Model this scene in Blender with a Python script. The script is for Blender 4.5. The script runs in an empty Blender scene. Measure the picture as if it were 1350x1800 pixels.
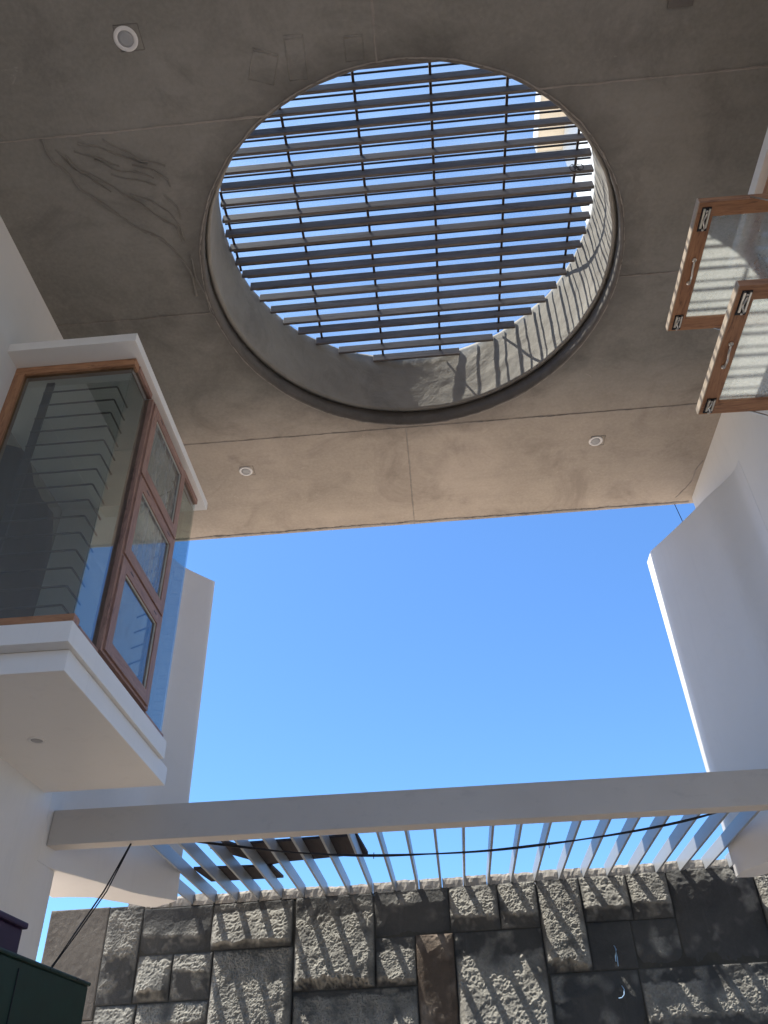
import bpy, bmesh, math, random
from mathutils import Vector, Matrix, noise

random.seed(7)
scene = bpy.context.scene
coll = scene.collection
S = 5.0            # one layout unit = the 5 m from eye level to the canopy soffit
EYE = 1.6

def V(x, y, z):
    return Vector((x * S, y * S, EYE + z * S))

# ------------------------------------------------------------------ camera
cam_d = bpy.data.cameras.new('camera')
cam = bpy.data.objects.new('camera', cam_d)
coll.objects.link(cam)
R_ = Vector((0.9961, 0.0834, -0.0303)).normalized()
F_ = Vector((-0.0471, 0.7865, 0.6158)).normalized()
U_ = R_.cross(F_).normalized()
R_ = F_.cross(U_)
m = Matrix(((R_.x, U_.x, -F_.x, 0), (R_.y, U_.y, -F_.y, 0), (R_.z, U_.z, -F_.z, EYE), (0, 0, 0, 1)))
cam.matrix_world = m
cam_d.sensor_width = 36
cam_d.lens = 36 * 1401.66 / 1800
cam_d.clip_start = 0.02
cam_d.clip_end = 3000
scene.camera = cam

# ------------------------------------------------------------------ sky + sun
SUN = Vector((0.41, 0.036, -1.0)).normalized()      # the way the light travels
elev = math.asin(-SUN.z)
azim = math.atan2(-SUN.x, -SUN.y)                   # towards the sun, from +Y clockwise
world = bpy.data.worlds.new('World')
scene.world = world
world.use_nodes = True
nt = world.node_tree
nt.nodes.clear()
sky = nt.nodes.new('ShaderNodeTexSky')
sky.sky_type = 'NISHITA'
sky.sun_disc = False
sky.sun_elevation = elev
sky.sun_rotation = azim
sky.altitude = 400
sky.air_density = 1.0
sky.dust_density = 1.2
sky.ozone_density = 2.6
bg = nt.nodes.new('ShaderNodeBackground')
bg.inputs[1].default_value = 0.12
wo = nt.nodes.new('ShaderNodeOutputWorld')
tint = nt.nodes.new('ShaderNodeMix')          # camera white balance for a deep blue sky
tint.data_type = 'RGBA'
tint.blend_type = 'MULTIPLY'
tint.inputs[0].default_value = 1.0
tint.inputs[7].default_value = (0.56, 0.84, 1.10, 1)
nt.links.new(sky.outputs[0], tint.inputs[6])
nt.links.new(tint.outputs[2], bg.inputs[0])
nt.links.new(bg.outputs[0], wo.inputs[0])
sun_d = bpy.data.lights.new('sun', 'SUN')
sun_d.energy = 5.0
sun_d.angle = math.radians(0.5)
sun_d.color = (1.0, 0.93, 0.82)
sun = bpy.data.objects.new('sun', sun_d)
sun.rotation_euler = SUN.to_track_quat('-Z', 'Y').to_euler()
sun.location = (0, 0, 40)
coll.objects.link(sun)
scene.view_settings.view_transform = 'Standard'
scene.view_settings.look = 'None'
scene.view_settings.gamma = 1
scene.view_settings.exposure = 1.14
scene.view_settings.use_curve_mapping = False
scene.cycles.max_bounces = 10
scene.cycles.diffuse_bounces = 6
scene.cycles.glossy_bounces = 4
scene.cycles.transparent_max_bounces = 12
scene.cycles.transmission_bounces = 6

# ------------------------------------------------------------------ materials
class NT:
    def __init__(s, name):
        s.m = bpy.data.materials.new(name)
        s.m.use_nodes = True
        s.t = s.m.node_tree
        s.t.nodes.clear()
        s.out = s.t.nodes.new('ShaderNodeOutputMaterial')
    def n(s, kind, **kw):
        nd = s.t.nodes.new('ShaderNode' + kind)
        for k, v in kw.items():
            if k.startswith('i_'):
                key = k[2:]
                key = int(key) if key.isdigit() else key.replace('_', ' ')
                nd.inputs[key].default_value = v
            else:
                setattr(nd, k, v)
        return nd
    def l(s, a, b):
        s.t.links.new(a, b)
    def pos(s, scale=(1, 1, 1), rot=(0, 0, 0), obj=False):
        tc = s.n('TexCoord')
        mp = s.n('Mapping')
        mp.inputs['Scale'].default_value = scale
        mp.inputs['Rotation'].default_value = rot
        if obj:
            s.l(tc.outputs['Object'], mp.inputs[0])
        else:
            g = s.n('NewGeometry')
            s.l(g.outputs['Position'], mp.inputs[0])
        return mp.outputs[0]
    def noise(s, vec, scale, detail=4, rough=0.55, dist=0.0):
        nd = s.n('TexNoise')
        nd.inputs['Scale'].default_value = scale
        nd.inputs['Detail'].default_value = detail
        nd.inputs['Roughness'].default_value = rough
        nd.inputs['Distortion'].default_value = dist
        s.l(vec, nd.inputs['Vector'])
        return nd.outputs['Fac']
    def ramp(s, fac, stops):
        r = s.n('ValToRGB')
        e = r.color_ramp.elements
        while len(e) < len(stops):
            e.new(0.5)
        for q, (p, c) in zip(e, stops):
            q.position = p
            q.color = (c[0], c[1], c[2], 1) if isinstance(c, (tuple, list)) else (c, c, c, 1)
        s.l(fac, r.inputs[0])
        return r.outputs[0]
    def mix(s, fac, a, b, mode='MIX'):
        x = s.n('Mix', data_type='RGBA', blend_type=mode)
        for v, k in ((fac, 0), (a, 6), (b, 7)):
            if hasattr(v, 'is_output'):
                s.l(v, x.inputs[k])
            elif k == 0:
                x.inputs[0].default_value = v
            else:
                x.inputs[k].default_value = (v[0], v[1], v[2], 1) if isinstance(v, (tuple, list)) else (v, v, v, 1)
        return x.outputs[2]
    def bump(s, h, strength=0.3, dist=0.01, prev=None):
        b = s.n('Bump')
        b.inputs['Strength'].default_value = strength
        b.inputs['Distance'].default_value = dist
        s.l(h, b.inputs['Height'])
        if prev is not None:
            s.l(prev, b.inputs['Normal'])
        return b.outputs[0]
    def principled(s, col, rough=0.6, metal=0.0, normal=None, spec=0.4):
        p = s.n('BsdfPrincipled')
        for v, k in ((col, 'Base Color'), (rough, 'Roughness')):
            if hasattr(v, 'is_output'):
                s.l(v, p.inputs[k])
            elif k == 'Base Color':
                p.inputs[k].default_value = (v[0], v[1], v[2], 1)
            else:
                p.inputs[k].default_value = v
        p.inputs['Metallic'].default_value = metal
        p.inputs['Specular IOR Level'].default_value = spec
        if normal is not None:
            s.l(normal, p.inputs['Normal'])
        s.l(p.outputs[0], s.out.inputs[0])
        return p

def concrete(name, lo, hi, tint_a, tint_b, stains=True, bump=0.35, fine=1.0):
    t = NT(name)
    p = t.pos()
    big = t.noise(p, 0.55, 5, 0.6, 0.4)
    mid = t.noise(p, 2.6, 7, 0.62, 0.6)
    fin = t.noise(p, 38, 5, 0.6)
    strk = t.noise(t.pos((0.7, 7, 3)), 1.4, 5, 0.6, 0.5)
    base = t.mix(t.ramp(big, [(0.32, 0.0), (0.68, 1.0)]), tint_a, tint_b)
    c = t.mix(t.ramp(mid, [(0.3, 0.0), (0.72, 1.0)]), base, t.mix(1.0, base, 1.22, 'MULTIPLY'))
    c = t.mix(t.ramp(strk, [(0.45, 0.0), (0.75, 0.35)]), c, t.mix(1.0, c, 0.78, 'MULTIPLY'))
    c = t.mix(t.ramp(fin, [(0.3, 0.0), (0.7, 0.22)]), c, hi)
    if stains:
        st = t.noise(t.pos((1, 1, 1), (0, 0, 0.4)), 1.15, 8, 0.7, 1.3)
        c = t.mix(t.ramp(st, [(0.52, 0.0), (0.68, 0.46)]), c, lo)
        fleck = t.noise(p, 9, 6, 0.75, 0.8)
        c = t.mix(t.ramp(fleck, [(0.66, 0.0), (0.71, 0.5)]), c, hi)
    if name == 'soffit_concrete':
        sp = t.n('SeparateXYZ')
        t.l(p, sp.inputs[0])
        edge_bounce = t.n('MapRange')
        edge_bounce.inputs[1].default_value = 4.6
        edge_bounce.inputs[2].default_value = 5.3
        t.l(sp.outputs[1], edge_bounce.inputs[0])
        # grout stain soaked in round the opening
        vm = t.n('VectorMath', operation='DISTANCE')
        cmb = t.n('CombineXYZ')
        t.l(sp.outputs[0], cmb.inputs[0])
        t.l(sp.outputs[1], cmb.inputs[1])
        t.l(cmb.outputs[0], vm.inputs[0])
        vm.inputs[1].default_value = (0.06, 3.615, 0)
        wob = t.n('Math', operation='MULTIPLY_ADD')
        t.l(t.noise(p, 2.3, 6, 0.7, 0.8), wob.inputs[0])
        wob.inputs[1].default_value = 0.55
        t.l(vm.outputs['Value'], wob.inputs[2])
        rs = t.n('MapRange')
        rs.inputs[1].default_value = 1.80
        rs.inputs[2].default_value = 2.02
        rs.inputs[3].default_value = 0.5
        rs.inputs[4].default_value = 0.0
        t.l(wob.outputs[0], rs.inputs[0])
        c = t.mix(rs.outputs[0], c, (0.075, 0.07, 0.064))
        c = t.mix(edge_bounce.outputs[0], c, t.mix(1.0, c, (1.66, 1.52, 1.42), 'MULTIPLY'))  # ground bounce painted in: lighter, warmer concrete towards the far edge
    nb = t.bump(t.noise(p, 1.8, 6, 0.6, 0.5), bump, 0.03)
    nb = t.bump(t.noise(p, 24 * fine, 6, 0.65), 0.35, 0.004, nb)
    pits = t.n('TexVoronoi')
    pits.inputs['Scale'].default_value = 55
    t.l(p, pits.inputs['Vector'])
    nb = t.bump(t.ramp(pits.outputs['Distance'], [(0.06, 0.0), (0.14, 1.0)]), 0.25, 0.002, nb)
    t.principled(c, 0.85, normal=nb, spec=0.25)
    return t.m

M = {}
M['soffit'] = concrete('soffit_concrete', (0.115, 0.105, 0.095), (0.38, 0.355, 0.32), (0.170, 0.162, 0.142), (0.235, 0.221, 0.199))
M['seam'] = concrete('seam_grout', (0.11, 0.10, 0.09), (0.42, 0.38, 0.34), (0.20, 0.18, 0.16), (0.30, 0.27, 0.24), bump=0.8)
M['ridge'] = concrete('ridge_plaster', (0.09, 0.085, 0.075), (0.24, 0.225, 0.20), (0.155, 0.145, 0.127), (0.195, 0.182, 0.162), bump=0.8)
M['collar'] = concrete('collar_concrete', (0.13, 0.125, 0.12), (0.34, 0.32, 0.29), (0.25, 0.23, 0.20), (0.33, 0.305, 0.265), bump=0.9)
M['dark_grout'] = concrete('ring_grout', (0.06, 0.055, 0.05), (0.22, 0.20, 0.18), (0.11, 0.10, 0.09), (0.16, 0.145, 0.13), bump=0.9)
M['coping'] = concrete('coping_mortar', (0.16, 0.15, 0.135), (0.5, 0.47, 0.42), (0.26, 0.245, 0.22), (0.34, 0.32, 0.29), bump=1.0, fine=1.6)

def paint(name, col, rough=0.6, var=0.06, bump=0.06):
    t = NT(name)
    p = t.pos()
    a = t.noise(p, 0.9, 5, 0.6)
    b = t.noise(p, 6, 6, 0.65, 0.4)
    c = t.mix(t.ramp(a, [(0.35, 0.0), (0.7, 1.0)]), col, tuple(x * (1 - var) for x in col))
    c = t.mix(t.ramp(b, [(0.55, 0.0), (0.75, 0.35)]), c, tuple(x * (1 - 2 * var) for x in col))
    drip = t.noise(t.pos((5.5, 5.5, 0.35)), 1.6, 6, 0.7, 0.2)
    c = t.mix(t.ramp(drip, [(0.56, 0.0), (0.74, 0.30)]), c, tuple(x * 0.80 for x in col))
    spk = t.noise(p, 16, 7, 0.8, 1.0)
    c = t.mix(t.ramp(spk, [(0.66, 0.0), (0.74, 0.30)]), c, tuple(x * 0.70 for x in col))
    nb = t.bump(t.noise(p, 1.3, 4, 0.6), bump * 2, 0.02)
    nb = t.bump(t.noise(t.pos((1, 1, 2.5)), 7, 5, 0.6, 0.8), bump * 1.6, 0.006, nb)
    nb = t.bump(t.noise(p, 90, 3, 0.6), bump, 0.002, nb)
    t.principled(c, rough, normal=nb, spec=0.3)
    return t.m
M['white'] = paint('white_wall_paint', (0.71, 0.70, 0.685))
M['trim'] = paint('white_trim_paint', (0.76, 0.74, 0.71), 0.5, 0.04)
M['grey_paint'] = paint('grey_metal_paint', (0.30, 0.32, 0.34), 0.35, 0.05, 0.02)
M['fin_white'] = paint('wall_end_paint', (0.70, 0.70, 0.705))
M['tan_bounce'] = paint('tan_bounce_paint', (0.80, 0.66, 0.47))  # warm bounce light on the overhang soffit put into its colour
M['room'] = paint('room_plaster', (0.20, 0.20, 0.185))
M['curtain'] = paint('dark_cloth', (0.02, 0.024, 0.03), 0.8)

def beam_mat():
    t = NT('beam_paint')
    p = t.pos()
    a = t.noise(p, 1.0, 5, 0.6)
    c = t.mix(t.ramp(a, [(0.35, 0.0), (0.7, 1.0)]), (0.52, 0.49, 0.46), (0.46, 0.43, 0.405))
    sm = t.noise(t.pos((3.2, 1, 6)), 1.7, 4, 0.7, 0.3)
    c = t.mix(t.ramp(sm, [(0.56, 0.0), (0.70, 0.28)]), c, (0.32, 0.305, 0.30))
    nb = t.bump(t.noise(p, 60, 4, 0.6), 0.08, 0.002)
    t.principled(c, 0.55, normal=nb, spec=0.3)
    return t.m
M['beam'] = beam_mat()

def wood(name, a, b, dark, axis=(1, 1, 1), rough=0.5, scale=1.0):
    t = NT(name)
    p = t.pos(axis)
    g = t.noise(p, 9 * scale, 6, 0.65, 1.6)
    f = t.noise(p, 46 * scale, 5, 0.6, 0.5)
    c = t.mix(t.ramp(g, [(0.35, 0.0), (0.65, 1.0)]), a, b)
    c = t.mix(t.ramp(f, [(0.5, 0.0), (0.72, 0.6)]), c, dark)
    k = t.noise(p, 4 * scale, 4, 0.7, 2.5)
    c = t.mix(t.ramp(k, [(0.60, 0.0), (0.63, 0.7), (0.66, 0.0)]), c, dark)
    nb = t.bump(f, 0.15, 0.002)
    t.principled(c, rough, normal=nb, spec=0.35)
    return t.m
TEAK = ((0.42, 0.215, 0.11), (0.28, 0.135, 0.07), (0.10, 0.045, 0.027))
M['wood_x'] = wood('teak_along_x', *TEAK, axis=(0.25, 2.0, 2.0))
M['wood_y'] = wood('teak_along_y', *TEAK, axis=(2.0, 0.25, 2.0))
M['wood_z'] = wood('teak_along_z', *TEAK, axis=(2.0, 2.0, 0.25))
DULL = ((0.36, 0.215, 0.16), (0.25, 0.145, 0.115), (0.11, 0.06, 0.05))
M['dull_y'] = wood('primed_teak_along_y', *DULL, axis=(2.0, 0.25, 2.0), rough=0.6)
M['dull_z'] = wood('primed_teak_along_z', *DULL, axis=(2.0, 2.0, 0.25), rough=0.6)
M['pale_wood'] = wood('raw_sawn_edge', (0.52, 0.42, 0.32), (0.44, 0.34, 0.25), (0.25, 0.18, 0.12), axis=(2.0, 0.25, 2.0), rough=0.7)
M['slat'] = wood('grey_slat_timber', (0.22, 0.185, 0.165), (0.14, 0.118, 0.105), (0.06, 0.05, 0.045), axis=(0.15, 2.2, 2.2), rough=0.65)
M['ply'] = wood('dark_plywood', (0.060, 0.052, 0.056), (0.040, 0.035, 0.040), (0.05, 0.03, 0.03), axis=(2.5, 0.3, 1), rough=0.8)

def stone_mat(name, a, b, c3):
    t = NT(name)
    p = t.pos()
    g = t.noise(p, 2.2, 6, 0.65, 0.5)
    c = t.mix(t.ramp(g, [(0.35, 0.0), (0.68, 1.0)]), a, b)
    f = t.noise(p, 45, 6, 0.7)
    c = t.mix(t.ramp(f, [(0.5, 0.0), (0.8, 0.10)]), c, c3)
    dr = t.noise(t.pos((6, 6, 0.8)), 2.0, 5, 0.65, 0.3)
    c = t.mix(t.ramp(dr, [(0.58, 0.0), (0.72, 0.4)]), c, tuple(x * 1.35 for x in b))
    at = t.n('Attribute', attribute_name='fresh_lit')  # paler broken stone, with the sunlit patches put into the colour
    c = t.mix(at.outputs['Fac'], c, t.mix(t.ramp(f, [(0.3, 0.0), (0.75, 1.0)]), c3, tuple(x * 1.6 for x in c3)))
    h = t.noise(p, 26, 8, 0.7, 0.3)
    nb = t.bump(h, 0.75, 0.014)
    nb = t.bump(t.noise(p, 120, 5, 0.6), 0.4, 0.003, nb)
    t.principled(c, 0.9, normal=nb, spec=0.2)
    return t.m
M['stone'] = stone_mat('grey_basalt', (0.052, 0.054, 0.055), (0.082, 0.083, 0.081), (0.185, 0.182, 0.165))
M['stone_warm'] = stone_mat('brown_basalt', (0.075, 0.060, 0.048), (0.10, 0.08, 0.066), (0.20, 0.17, 0.14))
M['stone_pale'] = stone_mat('pale_sawn_basalt', (0.13, 0.12, 0.108), (0.17, 0.158, 0.14), (0.24, 0.22, 0.19))
M['mortar'] = stone_mat('wall_mortar', (0.05, 0.05, 0.045), (0.07, 0.068, 0.06), (0.1, 0.1, 0.09))

def plain(name, col, rough=0.5, metal=0.0, var=0.15):
    t = NT(name)
    p = t.pos()
    a = t.noise(p, 14, 5, 0.6)
    c = t.mix(t.ramp(a, [(0.35, 0.0), (0.7, 1.0)]), col, tuple(x * (1 - var) for x in col))
    t.principled(c, rough, metal)
    return t.m
M['steel'] = plain('dark_steel', (0.055, 0.05, 0.05), 0.5, 0.3)
M['rust'] = plain('rusty_rod', (0.085, 0.055, 0.042), 0.7, 0.1)
M['chrome'] = plain('zinc_metal', (0.62, 0.58, 0.52), 0.3, 0.9)
M['black'] = plain('black_rubber', (0.012, 0.012, 0.016), 0.5)
M['bar'] = plain('black_bar_paint', (0.03, 0.035, 0.045), 0.5)
M['green'] = plain('dark_green_paint', (0.006, 0.030, 0.022), 0.42, 0.0, 0.35)
M['purple'] = plain('dark_purple_plastic', (0.028, 0.012, 0.045), 0.45, 0.0, 0.3)
M['bluewire'] = plain('pale_blue_sleeve', (0.30, 0.50, 0.75), 0.4)
M['whiteplastic'] = plain('white_plastic', (0.72, 0.70, 0.68), 0.4, 0, 0.04)
M['diffuser'] = plain('frosted_diffuser', (0.36, 0.36, 0.36), 0.5, 0, 0.1)
M['sealant'] = plain('pale_sealant', (0.55, 0.55, 0.50), 0.5)
M['card'] = plain('brown_cardboard', (0.45, 0.30, 0.16), 0.8)

def glass(name, tint=(0.80, 0.86, 0.84), ior=1.75, dust=0.0, streak=None):
    t = NT(name)
    tr = t.n('BsdfTransparent')
    tr.inputs[0].default_value = (*tint, 1)
    gl = t.n('BsdfGlossy')
    gl.inputs['Roughness'].default_value = 0.0
    gl.inputs['Color'].default_value = (0.9, 0.95, 1.0, 1)
    fr = t.n('Fresnel')
    fr.inputs[0].default_value = ior
    mx = t.n('MixShader')
    gm = t.n('NewGeometry')
    inv = t.n('Math', operation='SUBTRACT')
    inv.inputs[0].default_value = 1.0
    t.l(gm.outputs['Backfacing'], inv.inputs[1])
    mu = t.n('Math', operation='MULTIPLY')
    t.l(fr.outputs[0], mu.inputs[0])
    t.l(inv.outputs[0], mu.inputs[1])
    t.l(mu.outputs[0], mx.inputs[0])
    t.l(tr.outputs[0], mx.inputs[1])
    t.l(gl.outputs[0], mx.inputs[2])
    res = mx.outputs[0]
    if dust > 0 or streak:
        soft = name == 'haze_cover_glass'
        df = t.n('BsdfDiffuse')
        tl = t.n('BsdfTranslucent')
        p = t.pos()
        sp = t.noise(p, 2 if soft else 60, 2 if soft else 6, 0.5 if soft else 0.8)
        col = t.ramp(sp, [(0.35, (0.62, 0.62, 0.60)), (0.7, (0.82, 0.81, 0.78))])
        if soft:
            col = t.mix(1.0, col, (0.80, 0.98, 1.0), 'MULTIPLY')
        t.l(col, df.inputs[0])
        t.l(col, tl.inputs[0])
        m2 = t.n('MixShader')
        m2.inputs[0].default_value = 0.6
        t.l(df.outputs[0], m2.inputs[1])
        t.l(tl.outputs[0], m2.inputs[2])
        m3 = t.n('MixShader')
        if streak:
            q = t.noise(t.pos(streak), 3.0, 6, 0.7, 1.2)
            fac = t.ramp(q, [(0.45, dust * 0.25), (0.6, dust), (0.8, dust * 1.6)])
        else:
            fac = t.ramp(t.noise(p, 1.2 if soft else 5, 2 if soft else 7, 0.5 if soft else 0.75, 0.0 if soft else 0.8), [(0.3, dust * 0.75), (0.7, dust * 1.2)])
        t.l(fac, m3.inputs[0])
        t.l(res, m3.inputs[1])
        t.l(m2.outputs[0], m3.inputs[2])
        res = m3.outputs[0]
    t.l(res, t.out.inputs[0])
    return t.m
M['glass'] = glass('clear_pane_glass', (0.72, 0.77, 0.76), 2.3)
M['glass_dusty'] = glass('dusty_sash_glass', (0.85, 0.88, 0.87), 1.5, 0.32)
M['haze_cover'] = glass('haze_cover_glass', (0.94, 0.96, 0.97), 1.45, 0.07)  # haze for an added pane that whitens the sky in the opening
M['glass_film'] = glass('filmed_sash_glass', (0.75, 0.8, 0.8), 1.7, 0.42, (6, 6, 0.9))
M['glass_film2'] = glass('smeared_sash_glass', (0.75, 0.8, 0.8), 1.9, 0.12, (3, 3, 1.5))

def ground_mat():
    t = NT('courtyard_ground')
    p = t.pos()
    g = t.noise(p, 0.7, 6, 0.6)
    c = t.mix(t.ramp(g, [(0.35, 0.0), (0.7, 1.0)]), (0.66, 0.55, 0.44), (0.60, 0.50, 0.40))
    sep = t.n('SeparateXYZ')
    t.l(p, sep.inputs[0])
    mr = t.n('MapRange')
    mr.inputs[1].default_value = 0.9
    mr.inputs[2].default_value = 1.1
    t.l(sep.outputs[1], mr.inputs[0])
    c = t.mix(mr.outputs[0], (0.16, 0.125, 0.095), c)  # unseen near ground kept dark so less bounce reaches the soffit
    c = t.mix(t.ramp(t.noise(p, 25, 5, 0.7), [(0.45, 0.0), (0.75, 0.4)]), c, (0.45, 0.34, 0.25))
    nb = t.bump(t.noise(p, 12, 6, 0.65), 0.4, 0.02)
    t.principled(c, 0.9, normal=nb, spec=0.2)
    return t.m
M['ground'] = ground_mat()

# ------------------------------------------------------------------ object helpers
def props(o, label=None, cat=None, group=None, kind=None):
    if label: o['label'] = label
    if cat: o['category'] = cat
    if group: o['group'] = group
    if kind: o['kind'] = kind
    return o

def thing(name, label, cat, at, group=None):
    o = bpy.data.objects.new(name, None)
    coll.objects.link(o)
    o.location = V(*at)
    return props(o, label, cat, group)

def origin(o):
    v = Vector((0, 0, 0))
    while o is not None:
        v = v + o.location
        o = o.parent
    return v

class G:
    """collects geometry in layout units, in world metres once built"""
    def __init__(s):
        s.v, s.f, s.sm = [], [], []
    def add(s, vs, fs, smooth=False):
        n = len(s.v)
        s.v += [Vector(v) for v in vs]
        s.f += [tuple(i + n for i in f) for f in fs]
        s.sm += [smooth] * len(fs)
        return s
    def box(s, x0, x1, y0, y1, z0, z1, rot=None, bev=0.0):
        if x1 < x0: x0, x1 = x1, x0
        if bev > 0:
            return s.bevbox(x0, x1, y0, y1, z0, z1, bev, rot)
        vs = [Vector((x, y, z)) for x in (x0, x1) for y in (y0, y1) for z in (z0, z1)]
        if rot:
            c = Vector(((x0 + x1) / 2, (y0 + y1) / 2, (z0 + z1) / 2))
            r = Matrix.Rotation(rot[1], 3, rot[0])
            vs = [c + r @ (v - c) for v in vs]
        return s.add(vs, [(0, 1, 3, 2), (4, 6, 7, 5), (0, 4, 5, 1), (2, 3, 7, 6), (0, 2, 6, 4), (1, 5, 7, 3)])
    def bevbox(s, x0, x1, y0, y1, z0, z1, b, rot=None):
        bm = bmesh.new()
        bmesh.ops.create_cube(bm, size=1)
        for v in bm.verts:
            v.co = Vector(((x0 + x1) / 2 + v.co.x * (x1 - x0), (y0 + y1) / 2 + v.co.y * (y1 - y0), (z0 + z1) / 2 + v.co.z * (z1 - z0)))
        bmesh.ops.bevel(bm, geom=list(bm.edges), offset=b, segments=2, affect='EDGES', profile=0.6)
        if rot:
            c = Vector(((x0 + x1) / 2, (y0 + y1) / 2, (z0 + z1) / 2))
            r = Matrix.Rotation(rot[1], 3, rot[0])
            for v in bm.verts: v.co = c + r @ (v.co - c)
        bm.verts.index_update()
        s.add([v.co.copy() for v in bm.verts], [tuple(v.index for v in f.verts) for f in bm.faces])
        bm.free()
        return s
    def prism(s, pts, y0, y1):
        """outline in x,z (any winding) extruded in y"""
        n = len(pts)
        vs = [(x, y0, z) for x, z in pts] + [(x, y1, z) for x, z in pts]
        fs = [tuple(range(n)), tuple(range(2 * n - 1, n - 1, -1))]
        fs += [(i, i + n, (i + 1) % n + n, (i + 1) % n) for i in range(n)]
        return s.add(vs, fs)
    def tube(s, pts, r, seg=8, smooth=True, flat=1.0):
        pts = [Vector(p) for p in pts]
        rr = r if isinstance(r, (list, tuple)) else [r] * len(pts)
        vs, fs = [], []
        for i, p in enumerate(pts):
            a = pts[max(i - 1, 0)]
            b = pts[min(i + 1, len(pts) - 1)]
            d = (b - a).normalized()
            up = Vector((0, 0, 1)) if abs(d.z) < 0.9 else Vector((0, 1, 0))
            u = d.cross(up).normalized()
            w = u.cross(d).normalized()
            for k in range(seg):
                t = 2 * math.pi * k / seg
                vs.append(p + (u * math.cos(t) + w * math.sin(t) * flat) * rr[i])
        for i in range(len(pts) - 1):
            for k in range(seg):
                a, b = i * seg + k, i * seg + (k + 1) % seg
                fs.append((a, b, b + seg, a + seg))
        fs.append(tuple(range(seg - 1, -1, -1)))
        fs.append(tuple(range((len(pts) - 1) * seg, len(pts) * seg)))
        return s.add(vs, fs, smooth)
    def disc(s, c, prof, seg=40, smooth=True):
        """lathe about the vertical through c: prof = [(r, dz)]"""
        vs, fs = [], []
        for r, dz in prof:
            for k in range(seg):
                t = 2 * math.pi * k / seg
                vs.append((c[0] + r * math.cos(t), c[1] + r * math.sin(t), c[2] + dz))
        for i in range(len(prof) - 1):
            for k in range(seg):
                a, b = i * seg + k, i * seg + (k + 1) % seg
                fs.append((a, b, b + seg, a + seg))
        fs.append(tuple(range(seg)))
        fs.append(tuple(range((len(prof) - 1) * seg, len(prof) * seg)))
        return s.add(vs, fs, smooth)
    def build(s, name, mat, parent=None, label=None, cat=None, group=None, kind=None, fix=True):
        me = bpy.data.meshes.new(name)
        base = origin(parent) if parent else None
        w = [V(v.x, v.y, v.z) for v in s.v]
        if base is None:
            lo = Vector((min(v.x for v in w), min(v.y for v in w), min(v.z for v in w)))
            hi = Vector((max(v.x for v in w), max(v.y for v in w), max(v.z for v in w)))
            base = Vector(((lo.x + hi.x) / 2, (lo.y + hi.y) / 2, lo.z))
            loc = base
        else:
            loc = Vector((0, 0, 0))
        me.from_pydata([tuple(v - base) for v in w], [], s.f)
        me.polygons.foreach_set('use_smooth', s.sm)
        if fix:
            bm = bmesh.new()
            bm.from_mesh(me)
            bmesh.ops.recalc_face_normals(bm, faces=bm.faces)
            bm.to_mesh(me)
            bm.free()
        me.materials.append(M[mat] if isinstance(mat, str) else mat)
        me.update()
        o = bpy.data.objects.new(name, me)
        coll.objects.link(o)
        if parent: o.parent = parent
        o.location = loc
        return props(o, label, cat, group, kind)

# ------------------------------------------------------------------ layout numbers
XL, XR = -0.537, 0.545            # faces of the two side walls
GZ = -EYE / S                     # ground
CX, CY, CR = 0.012, 0.723, 0.306  # round opening
YE = 1.325                        # far edge of the canopy

# ------------------------------------------------------------------ setting: ground
g = G()
g.add([(-120, -120, GZ), (120, -120, GZ), (120, 120, GZ), (-120, 120, GZ)], [(0, 1, 2, 3)])
g.build('ground', 'ground', kind='structure')

# ------------------------------------------------------------------ canopy slab with the round opening
def slab_mesh():
    g = G()
    x0, x1, y0, y1 = -0.600, 0.608, -0.105, YE
    zt = 1.032
    angs = [2 * math.pi * k / 256 for k in range(256)]
    for cx_, cy_ in ((x0, y0), (x1, y0), (x1, y1), (x0, y1)):
        angs.append(math.atan2(cy_ - CY, cx_ - CX) % (2 * math.pi))
    angs = sorted(set(round(a, 6) for a in angs))
    n = len(angs)
    def edge(a):
        c, s_ = math.cos(a), math.sin(a)
        t = min([q for q in (((x1 - CX) / c if c > 1e-9 else 9e9), ((x0 - CX) / c if c < -1e-9 else 9e9),
                             ((y1 - CY) / s_ if s_ > 1e-9 else 9e9), ((y0 - CY) / s_ if s_ < -1e-9 else 9e9))])
        return CX + c * t, CY + s_ * t
    rows = []
    for (kind, z) in (('e', zt), ('e', 1.0), ('c', 1.0), ('c', zt)):
        row = []
        for a in angs:
            if kind == 'e':
                x, y = edge(a)
            else:
                r = CR + 0.0018 + 0.0006 * noise.noise(Vector((math.cos(a) * 4, math.sin(a) * 4, 2))) + 0.0009 * noise.noise(Vector((math.cos(a) * 19, math.sin(a) * 19, 5)))
                x, y = CX + math.cos(a) * r, CY + math.sin(a) * r
            row.append((x, y, z))
        rows.append(row)
    vs = [p for r in rows for p in r]
    fs = []
    for i in range(4):
        j = (i + 1) % 4
        for k in range(n):
            k2 = (k + 1) % n
            fs.append((i * n + k, i * n + k2, j * n + k2, j * n + k))
    return g.add(vs, fs)
canopy = thing('concrete_canopy', 'grey concrete canopy slab overhead with a large round opening', 'canopy', (0, YE, 1.0))
slab_mesh().build('slab', 'soffit', canopy)

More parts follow.
